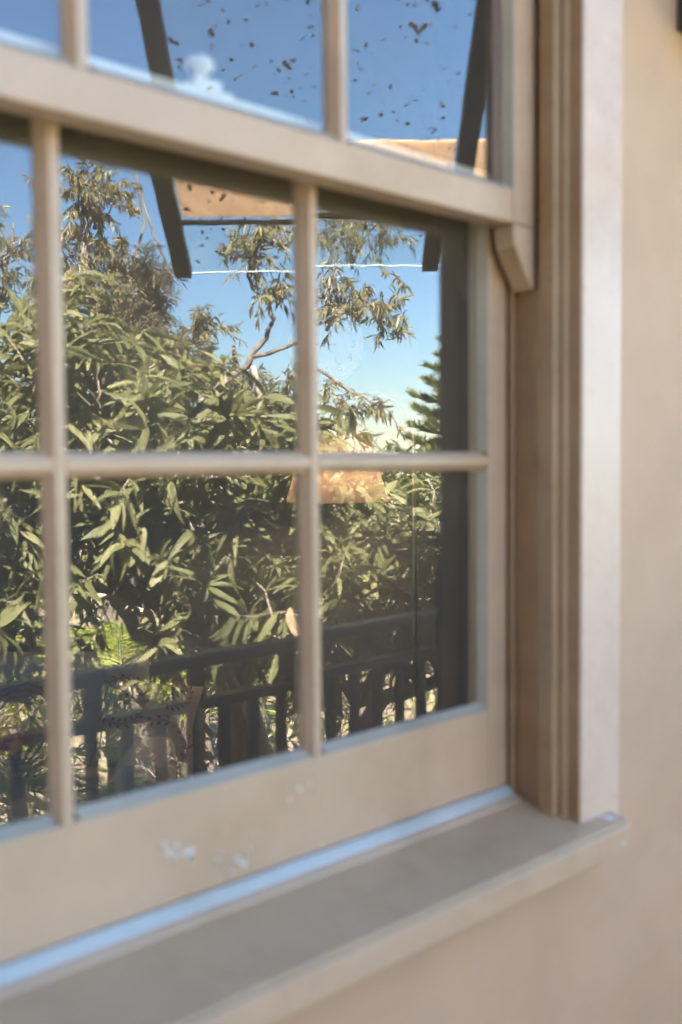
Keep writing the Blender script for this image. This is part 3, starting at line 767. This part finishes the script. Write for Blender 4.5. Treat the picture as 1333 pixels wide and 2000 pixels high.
tag(bt.build('branches', M['darkbark'], np_t), kind='stuff')
PN = [leaf_shape(3, .13, .06, -.3, .3, .5), leaf_shape(3, .11, -.06, -.2, .3, .5)]
foliage('foliage', np_t, M['pine'], PN, np.concatenate(LP), np.concatenate(LD), np.concatenate(LS), rollsd=1.2)

# --- shrubs behind the acacia, then lime ferns low down
SHR = [leaf_shape(3, .24, .12, .3, .1, .45), leaf_shape(3, .2, -.15, .4, .1, .45)]
def shrub(label, a, b, ztop, wd, mat, n=90, ll=.10, nl=26):
    t = empty('shrub', label, 'shrub', 'garden shrubs behind the acacia')
    for k in range(4):
        q = path(G(a+random.uniform(-.15, .15), b, GZ-.1), G(a+random.uniform(-.6, .6)*wd, b+random.uniform(-.2, .2), ztop-.5), 6, .06)
        MB().tube(q, taper(6, .05, .012), 7).build('stem', M['bark'], t, smooth=True)
    h = ztop-GZ
    tm, P, D, S = sprays([((a, b, ztop-.45), (wd, .6, .45), n//3), ((a, b, ztop-h*.4), (wd*1.1, .7, h*.28), n//2), ((a, b, GZ+h*.25), (wd, .6, h*.22), n//4)], .4, nl, ll, .4, .8, .9, 4, .005)
    tag(tm.build('twigs', M['bark'], t), kind='stuff'); foliage('foliage', t, mat, SHR, P, D, S)
shrub('bushy green garden shrub behind the far left of the acacia', -2.6, 8.0, 1.9, .9, M['filler'])
shrub('bushy green garden shrub behind the middle of the acacia', -1.2, 8.2, 1.75, .9, M['filler'], 110)
shrub('bushy green garden shrub behind the acacia and below the bare gum limb', .05, 8.0, 1.5, .8, M['filler'], 110)
shrub('bushy green garden shrub below the norfolk pine', 1.1, 8.3, 1.55, .9, M['filler'], 100)
shrub('bushy green garden shrub beyond the right end of the railing', 2.6, 8.4, 1.7, 1.0, M['filler'])
def fern(label, a, b, z0, n=15, L=1.05):
    t = empty('fern', label, 'fern', 'lime green ferns under the acacia')
    MB().tube([G(a, b, GZ-.1), G(a+.03, b, (GZ+z0)/2), G(a, b, z0)], [.08,.06,.05], 8).build('trunk', M['darkbark'], t, smooth=True)
    st = MB(); LP, LD, LS = [], [], []
    for k in range(n):
        an = 2*PI*k/n + random.uniform(-.2, .2); el = random.uniform(.35, 1.1); Lk = L*random.uniform(.75, 1.1)
        d = np.array([math.cos(an)*math.cos(el), math.sin(an)*math.cos(el), math.sin(el)])
        tt = np.linspace(0, 1, 8)[:, None]; q = np.array(G(a, b, z0)) + d*tt*Lk + np.array([0, 0, -.75*Lk])*tt**2.2 + np.array([d[0], d[1], 0])*.25*Lk*tt**2
        st.tube(q, taper(8, .008, .003), 4, False)
        for sgn in (-1, 1):
            u = np.linspace(.12, .98, 40); ii = np.clip((u*7).astype(int), 0, 6); fr = (u*7-ii)[:, None]
            pos = q[ii]*(1-fr)+q[ii+1]*fr; tan = q[ii+1]-q[ii]; tan /= np.linalg.norm(tan, axis=1, keepdims=True)
            sd = np.cross(tan, [0, 0, 1.0]); sd /= np.linalg.norm(sd, axis=1, keepdims=True)
            LP.append(pos); LD.append(sd*sgn + tan*.45 + np.array([0, 0, .12]) + rng.normal(0, .08, pos.shape)); LS.append(.17*np.sin(PI*(u*.9+.06))**.6*rng.uniform(.85, 1.1, 40)*L)
    tag(st.build('frond_ribs', M['filler'], t), kind='stuff')
    foliage('fronds', t, M['lime'], [leaf_shape(2, .13, .05, .2, .1, .4)], np.concatenate(LP), np.concatenate(LD), np.concatenate(LS), rollsd=.3)
for lb, a, b, z in (('lime green tree fern lowest at far left behind the railing', -2.2, 5.9, .25), ('lime green tree fern left of the pale acacia trunk', -1.35, 6.0, .2),
                    ('lime green tree fern right of the pale acacia trunk', -.05, 6.0, .3), ('lime green tree fern below the right end of the railing', .7, 5.8, .5),
                    ('low lime green tree fern standing farther back in the middle', -.75, 6.5, .0), ('lime green tree fern beyond the right end of the railing', 1.7, 5.9, .5), ('small lime tree fern nearest the left of the trunk', -1.75, 5.2, -.2), ('low lime fern at the foot of the pale acacia trunk', -.95, 5.3, -.55), ('low lime fern in the gap right of the trunk', .35, 5.3, -.3), ('low lime fern in front of the far right shrubs', 1.15, 6.4, .15), ('squat lime fern half hidden at the far left', -2.4, 5.0, -.35), ('low lime fern between the two left tree ferns', -1.55, 6.6, .1)):
    fern(lb, a, b, z)
# --- a far belt of bushland closing the horizon
LPb, LDb, LSb = [], [], []
for i in range(150):
    an = random.uniform(-2.6, 2.6); b_ = random.uniform(26, 60)
    c = np.array(G(an*b_*.5, b_, random.uniform(-1.5, 1.6))); k = 90
    LPb.append(c + rng.normal(0, 1, (k, 3))*np.array([1.6, 1.6, .8])); LDb.append(rng.normal(0, 1, (k, 3))); LSb.append(rng.uniform(.5, 1.0, k))
tag(foliage('far_bushland', None, M['filler'], SHR, np.concatenate(LPb), np.concatenate(LDb), np.concatenate(LSb), rollsd=2),
    'dark green far bushland along the horizon', 'bushland', kind='stuff')

# ------------------------------------------------------------------ the room behind the glass
RF = Vector((.673, .740, 0)); RS = Vector((.740, -.673, 0))
def Rm(a, b, z): return Vector((CAM.x, CAM.y, 0)) + RF*b + RS*a + Vector((0, 0, z))
BW = 4.36
def yb(x): p = Rm(0, BW, 0); return p.y + (x-p.x)/RS.x*RS.y
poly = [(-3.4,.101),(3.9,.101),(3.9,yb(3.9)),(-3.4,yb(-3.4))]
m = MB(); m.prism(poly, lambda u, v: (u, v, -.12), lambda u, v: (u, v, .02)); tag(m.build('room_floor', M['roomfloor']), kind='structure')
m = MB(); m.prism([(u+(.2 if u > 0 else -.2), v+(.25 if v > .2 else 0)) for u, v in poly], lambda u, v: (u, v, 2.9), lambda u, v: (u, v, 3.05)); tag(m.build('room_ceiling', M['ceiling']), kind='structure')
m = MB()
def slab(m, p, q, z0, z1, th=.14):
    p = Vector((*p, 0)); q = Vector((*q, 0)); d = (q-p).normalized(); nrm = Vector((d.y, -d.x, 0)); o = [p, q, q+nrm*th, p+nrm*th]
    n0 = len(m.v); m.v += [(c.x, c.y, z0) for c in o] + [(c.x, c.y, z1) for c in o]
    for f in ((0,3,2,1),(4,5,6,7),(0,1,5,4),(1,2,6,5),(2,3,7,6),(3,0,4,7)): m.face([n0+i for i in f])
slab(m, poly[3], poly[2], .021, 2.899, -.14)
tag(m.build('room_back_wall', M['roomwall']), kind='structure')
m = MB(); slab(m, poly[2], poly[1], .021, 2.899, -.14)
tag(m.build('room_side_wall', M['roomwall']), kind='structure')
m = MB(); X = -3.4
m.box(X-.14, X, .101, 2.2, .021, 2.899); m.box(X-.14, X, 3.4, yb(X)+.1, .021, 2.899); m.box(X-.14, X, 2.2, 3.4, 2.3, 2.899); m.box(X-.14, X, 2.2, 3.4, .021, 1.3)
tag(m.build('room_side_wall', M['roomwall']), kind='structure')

# clock
ck = empty('wall_clock', 'round white wall clock with grey numerals and thin hands', 'clock')
CC = Rm(-.055, BW-.045, 2.0); inw = -RF; CU = Vector((0, 0, 1)); CRr = RS
m = MB(); m.lathe([(.001,0),(.150,0),(.150,.02),(.001,.02)], CC + RF*.02, 48, inw); m.build('clock_face', M['clockface'], ck)
m = MB(); m.lathe([(.1505,-.02),(.163,-.018),(.166,.008),(.160,.026),(.1515,.022),(.1505,-.02)], CC + RF*.02, 48, inw); m.build('clock_rim', M['white'], ck, smooth=True)
for h in range(1, 13):
    an = PI/2 - h*PI/6; p = CC + inw*.0005 + CRr*(.115*math.cos(an)) + CU*(.115*math.sin(an))
    cu = bpy.data.curves.new('numeral', 'FONT'); cu.body = str(h); cu.size = .045; cu.align_x = 'CENTER'; cu.align_y = 'CENTER'; cu.extrude = .0004
    tmp = bpy.data.objects.new('numeral', cu); COL.objects.link(tmp)
    me = bpy.data.meshes.new_from_object(tmp.evaluated_get(bpy.context.evaluated_depsgraph_get())); bpy.data.objects.remove(tmp)
    me.materials.clear(); me.materials.append(M['clockink'])
    o = link('numeral', me, ck)
    o.matrix_world = Matrix(((CRr.x, CU.x, inw.x, p.x), (CRr.y, CU.y, inw.y, p.y), (CRr.z, CU.z, inw.z, p.z), (0, 0, 0, 1)))
def hand(ang, L, wd, tail=.025):
    d = CRr*math.sin(ang) + CU*math.cos(ang)
    m = MB(); m.beam(CC + inw*.004 - d*tail, CC + inw*.004 + d*L, wd, .0015, inw); m.build('clock_hand', M['clockink'], ck)
hand(math.radians(150), .10, .006); hand(math.radians(271), .075, .007, .04)
m = MB(); m.lathe([(.008,0),(.008,.006),(.001,.007)], CC + inw*.001, 16, inw); m.build('hub', M['clockink'], ck)

# arched floor lamp, lit
lp = empty('floor_lamp', 'arched brass floor lamp with a glowing tan linen shade', 'lamp')
lb = 3.82; la = .283; lr = .148
pts = [Rm(la, lb, .03), Rm(la, lb, .8), Rm(la, lb, 1.60)]
pts += [Rm(la-lr+lr*math.cos(t), lb, 1.60+lr*1.05*math.sin(t)) for t in np.linspace(0, PI, 25)[1:]]
MB().tube(pts, .0085, 8).build('pole', M['brass'], lp, smooth=True)
m = MB(); m.lathe([(.001,.022),(.13,.022),(.14,.027),(.14,.033),(.13,.04),(.02,.044),(.008,.06)], Rm(la, lb, 0), 32); m.build('base', M['brass'], lp, smooth=True)
sx = la-2*lr
m = MB(); m.lathe([(.122,1.612),(.196,1.345),(.193,1.345),(.119,1.612),(.122,1.612)], Rm(sx, lb, 0), 48); m.build('lamp_shade', M['shade'], lp, smooth=True)
m = MB(); m.tube([Rm(sx, lb, 1.60), Rm(sx, lb, 1.52)], .012, 8); m.tube([Rm(sx-.12, lb, 1.6), Rm(sx+.12, lb, 1.6)], .003, 6); m.build('lamp_holder', M['brass'], lp)
bulb, bt_, bb = new_mat('lit_bulb'); bb.inputs['Emission Color'].default_value = (1, .72, .42, 1); bb.inputs['Emission Strength'].default_value = 1
m = MB(); m.lathe([(.001,-.035),(.02,-.03),(.03,-.01),(.028,.01),(.014,.035),(.012,.05)], Rm(sx, lb, 1.47), 16); m.build('bulb', bulb, lp, smooth=True)
pl = bpy.data.lights.new('bulb_light', 'POINT'); pl.energy = .38; pl.color = (1, .80, .66); pl.shadow_soft_size = .04
po = link('bulb_light', pl, lp); po.location = Rm(sx, lb, 1.42)

# sofa and cushions
def placed(o, a, b, z, tilt=0, yaw=0, roll=0):
    bx = Matrix(((RS.x, RF.x, 0, 0), (RS.y, RF.y, 0, 0), (0, 0, 1, 0), (0, 0, 0, 1)))
    o.matrix_world = Matrix.Translation(Rm(a, b, z)) @ bx @ Matrix.Rotation(yaw, 4, 'Z') @ Matrix.Rotation(tilt, 4, 'X') @ Matrix.Rotation(roll, 4, 'Y'); return o
sf = empty('sofa', 'pale grey linen sofa low against the back of the room', 'sofa'); placed(sf, -1.70, 3.6, -.0)
MB().box(-1.0, .92, -.30, .28, .06, .215).build('sofa_base', M['sofa'], sf, bevel=.02)
MB().box(-1.0, .92, .285, .44, .10, .74).build('backrest', M['sofa'], sf, bevel=.05, seg=4)
MB().box(.925, 1.09, -.32, .44, .06, .50).build('armrest', M['sofa'], sf, bevel=.05, seg=4)
MB().box(-1.17, -1.005, -.32, .44, .06, .50).build('armrest', M['sofa'], sf, bevel=.05, seg=4)
MB().box(-.995, -.04, -.34, .27, .22, .31).build('seat_cushion', M['sofa'], sf, bevel=.04, seg=4)
MB().box(-.03, .915, -.34, .27, .22, .31).build('seat_cushion', M['sofa'], sf, bevel=.04, seg=4)
for x in (-.95, .87):
    for y in (-.25, .38): MB().box(x, x+.05, y, y+.05, .02, .059).build('foot', M['darkwood'], sf)
def pillow(w_, h_, th, n=18, rnd=0):
    V, Fq = [], []
    for sgn in (-1, 1):
        for j in range(n+1):
            for i in range(n+1):
                u, v = -1+2*i/n, -1+2*j/n
                if rnd: x, z_ = u*math.sqrt(1-v*v/2), v*math.sqrt(1-u*u/2); t = max(0, 1-(x*x+z_*z_))**.5
                else:
                    pin = .10; x = u*(1-pin*(1-v*v)*abs(u)**3*.8) ; z_ = v*(1-pin*(1-u*u)*abs(v)**3*.8); t = ((1-u**4)*(1-v**4))**.55
                V.append((x*w_/2, sgn*th/2*t, z_*h_/2))
    k = (n+1)**2
    for s_ in (0, 1):
        for j in range(n):
            for i in range(n):
                a = s_*k + j*(n+1)+i; q = (a, a+1, a+n+2, a+n+1); Fq.append(q if not s_ else q[::-1])
    return np.array(V), np.array(Fq)
bc = empty('cushion', 'cream cushion embroidered with brown bees and a russet vine', 'cushion')
V, Fq = pillow(.37, .35, .13); np_mesh('cover', V, Fq, M['cream'], bc, None, True)
placed(bc, -.73, 3.66, .52, -.30, .10, .18)
def on_front(x, z_, w_=.37, h_=.35, th=.13):
    x *= .84; z_ *= .84
    u, v = x/(w_/2), z_/(h_/2); t = ((1-min(1, abs(u))**4)*(1-min(1, abs(v))**4))**.55; return (x, -th/2*t-.0015, z_)
def flat_leaf(m, x, z_, ang, L, wd):
    n0 = len(m.v); pr = [(-.5,0),(-.2,.5),(.15,.42),(.5,0),(.15,-.42),(-.2,-.5)]
    for (u, v) in pr:
        X_, Z_ = x + (u*L)*math.cos(ang) - v*wd*math.sin(ang), z_ + u*L*math.sin(ang) + v*wd*math.cos(ang); m.v.append(on_front(X_, Z_))
    m.face(range(n0, n0+6))
vm = MB(); em = MB()
for (cx_, cz_, rad) in ((.08,-.08,.115), (-.12,.09,.10), (.10,.16,.06)):
    pts = [on_front(cx_+rad*math.cos(t), cz_+rad*math.sin(t)) for t in np.linspace(-2.2, 2.4, 30)]
    vm.tube(pts, .002, 4, False)
    for t in np.linspace(-2.2, 2.4, 15):
        for sg in (-1, 1): flat_leaf(vm, cx_+(rad+sg*.014)*math.cos(t+.04), cz_+(rad+sg*.014)*math.sin(t+.04), t+PI/2-sg*.8, .026, .013)
for (cx_, cz_, s_) in ((.05,-.09,1.0), (-.10,.10,.8), (.09,.155,.9)):
    for k in range(4): flat_leaf(em, cx_, cz_+.022*s_-.015*s_*k, 0, (.014+.008*(k % 2))*s_*1.6, .016*s_)
    for sg in (-1, 1):
        flat_leaf(em, cx_+sg*.034*s_, cz_+.010*s_, sg*.25, .055*s_, .020*s_); flat_leaf(em, cx_+sg*.026*s_, cz_-.008*s_, -sg*.45, .040*s_, .013*s_)
        for q in (-.5, .1, .7): em.tube([on_front(cx_, cz_), on_front(cx_+sg*.03*s_, cz_+.045*s_*q-.02*s_)], .001, 4, False)
vm.build('vine_embroidery', M['vine'], bc); em.build('bee_embroidery', M['bee'], bc)
kc = empty('cushion', 'round beige crocheted cushion with a pink and orange patch', 'cushion')
V, Fq = pillow(.36, .36, .15, 20, 1); np_mesh('cover', V, Fq, M['knit'], kc, None, True)
placed(kc, -1.15, 3.56, .545, -.25, .05)
m = MB()
for rr_ in (.178, .157, .136, .115, .094):      # rounds of crochet
    m.tube([(rr_*math.cos(t)*(1+.02*math.sin(18*t)), -.08*max(0, 1-(rr_/.18)**2)**.5-.003, rr_*math.sin(t)*(1+.02*math.sin(18*t))) for t in np.linspace(0, 2*PI, 80)], .006, 5, False)
m.build('crochet_rounds', M['knit'], kc)
m = MB(); n0 = 0
pp = [(-.02+.055*math.cos(t)*(1+.2*math.sin(2*t)), .0+.095*math.sin(t)) for t in np.linspace(0, 2*PI, 24, endpoint=False)]
m.v = [(x, -.079-.004, z_) for x, z_ in pp]+[(x*.9, -.079-.012, z_*.9) for x, z_ in pp]; k = len(pp)
m.face(range(k, 2*k))
for i in range(k): j = (i+1) % k; m.face((i, j, k+j, k+i))
m.build('applique_patch', M['patch'], kc)
# dark sideboard at the end of the room
sd = empty('sideboard', 'dark stained sideboard with two panelled doors right of the floor lamp', 'sideboard'); placed(sd, .97, 4.05, .02)
MB().box(-.42, .42, -.20, .20, .12, .80).build('carcass', M['blackwood'], sd, bevel=.004)
MB().box(-.46, .46, -.24, .22, .801, .83).build('top', M['blackwood'], sd, bevel=.006)
for x in (-.41, .01):
    d = MB().box(x, x+.40, -.222, -.201, .15, .77).build('door', M['blackwood'], sd, bevel=.004)
    MB().box(x+.06, x+.34, -.232, -.223, .21, .71).build('door_panel', M['blackwood'], d, bevel=.006)
    m = MB(); m.lathe([(.001,0),(.006,0),(.006,.012),(.012,.02),(.001,.028)], (x+(.37 if x < 0 else .03), -.222, .47), 12, (0,-1,0)); m.build('knob', M['brass'], d, smooth=True)
for x in (-.40, .35):
    for y in (-.18, .14): MB().box(x, x+.05, y, y+.05, 0, .119).build('leg', M['darkwood'], sd, bevel=.003)
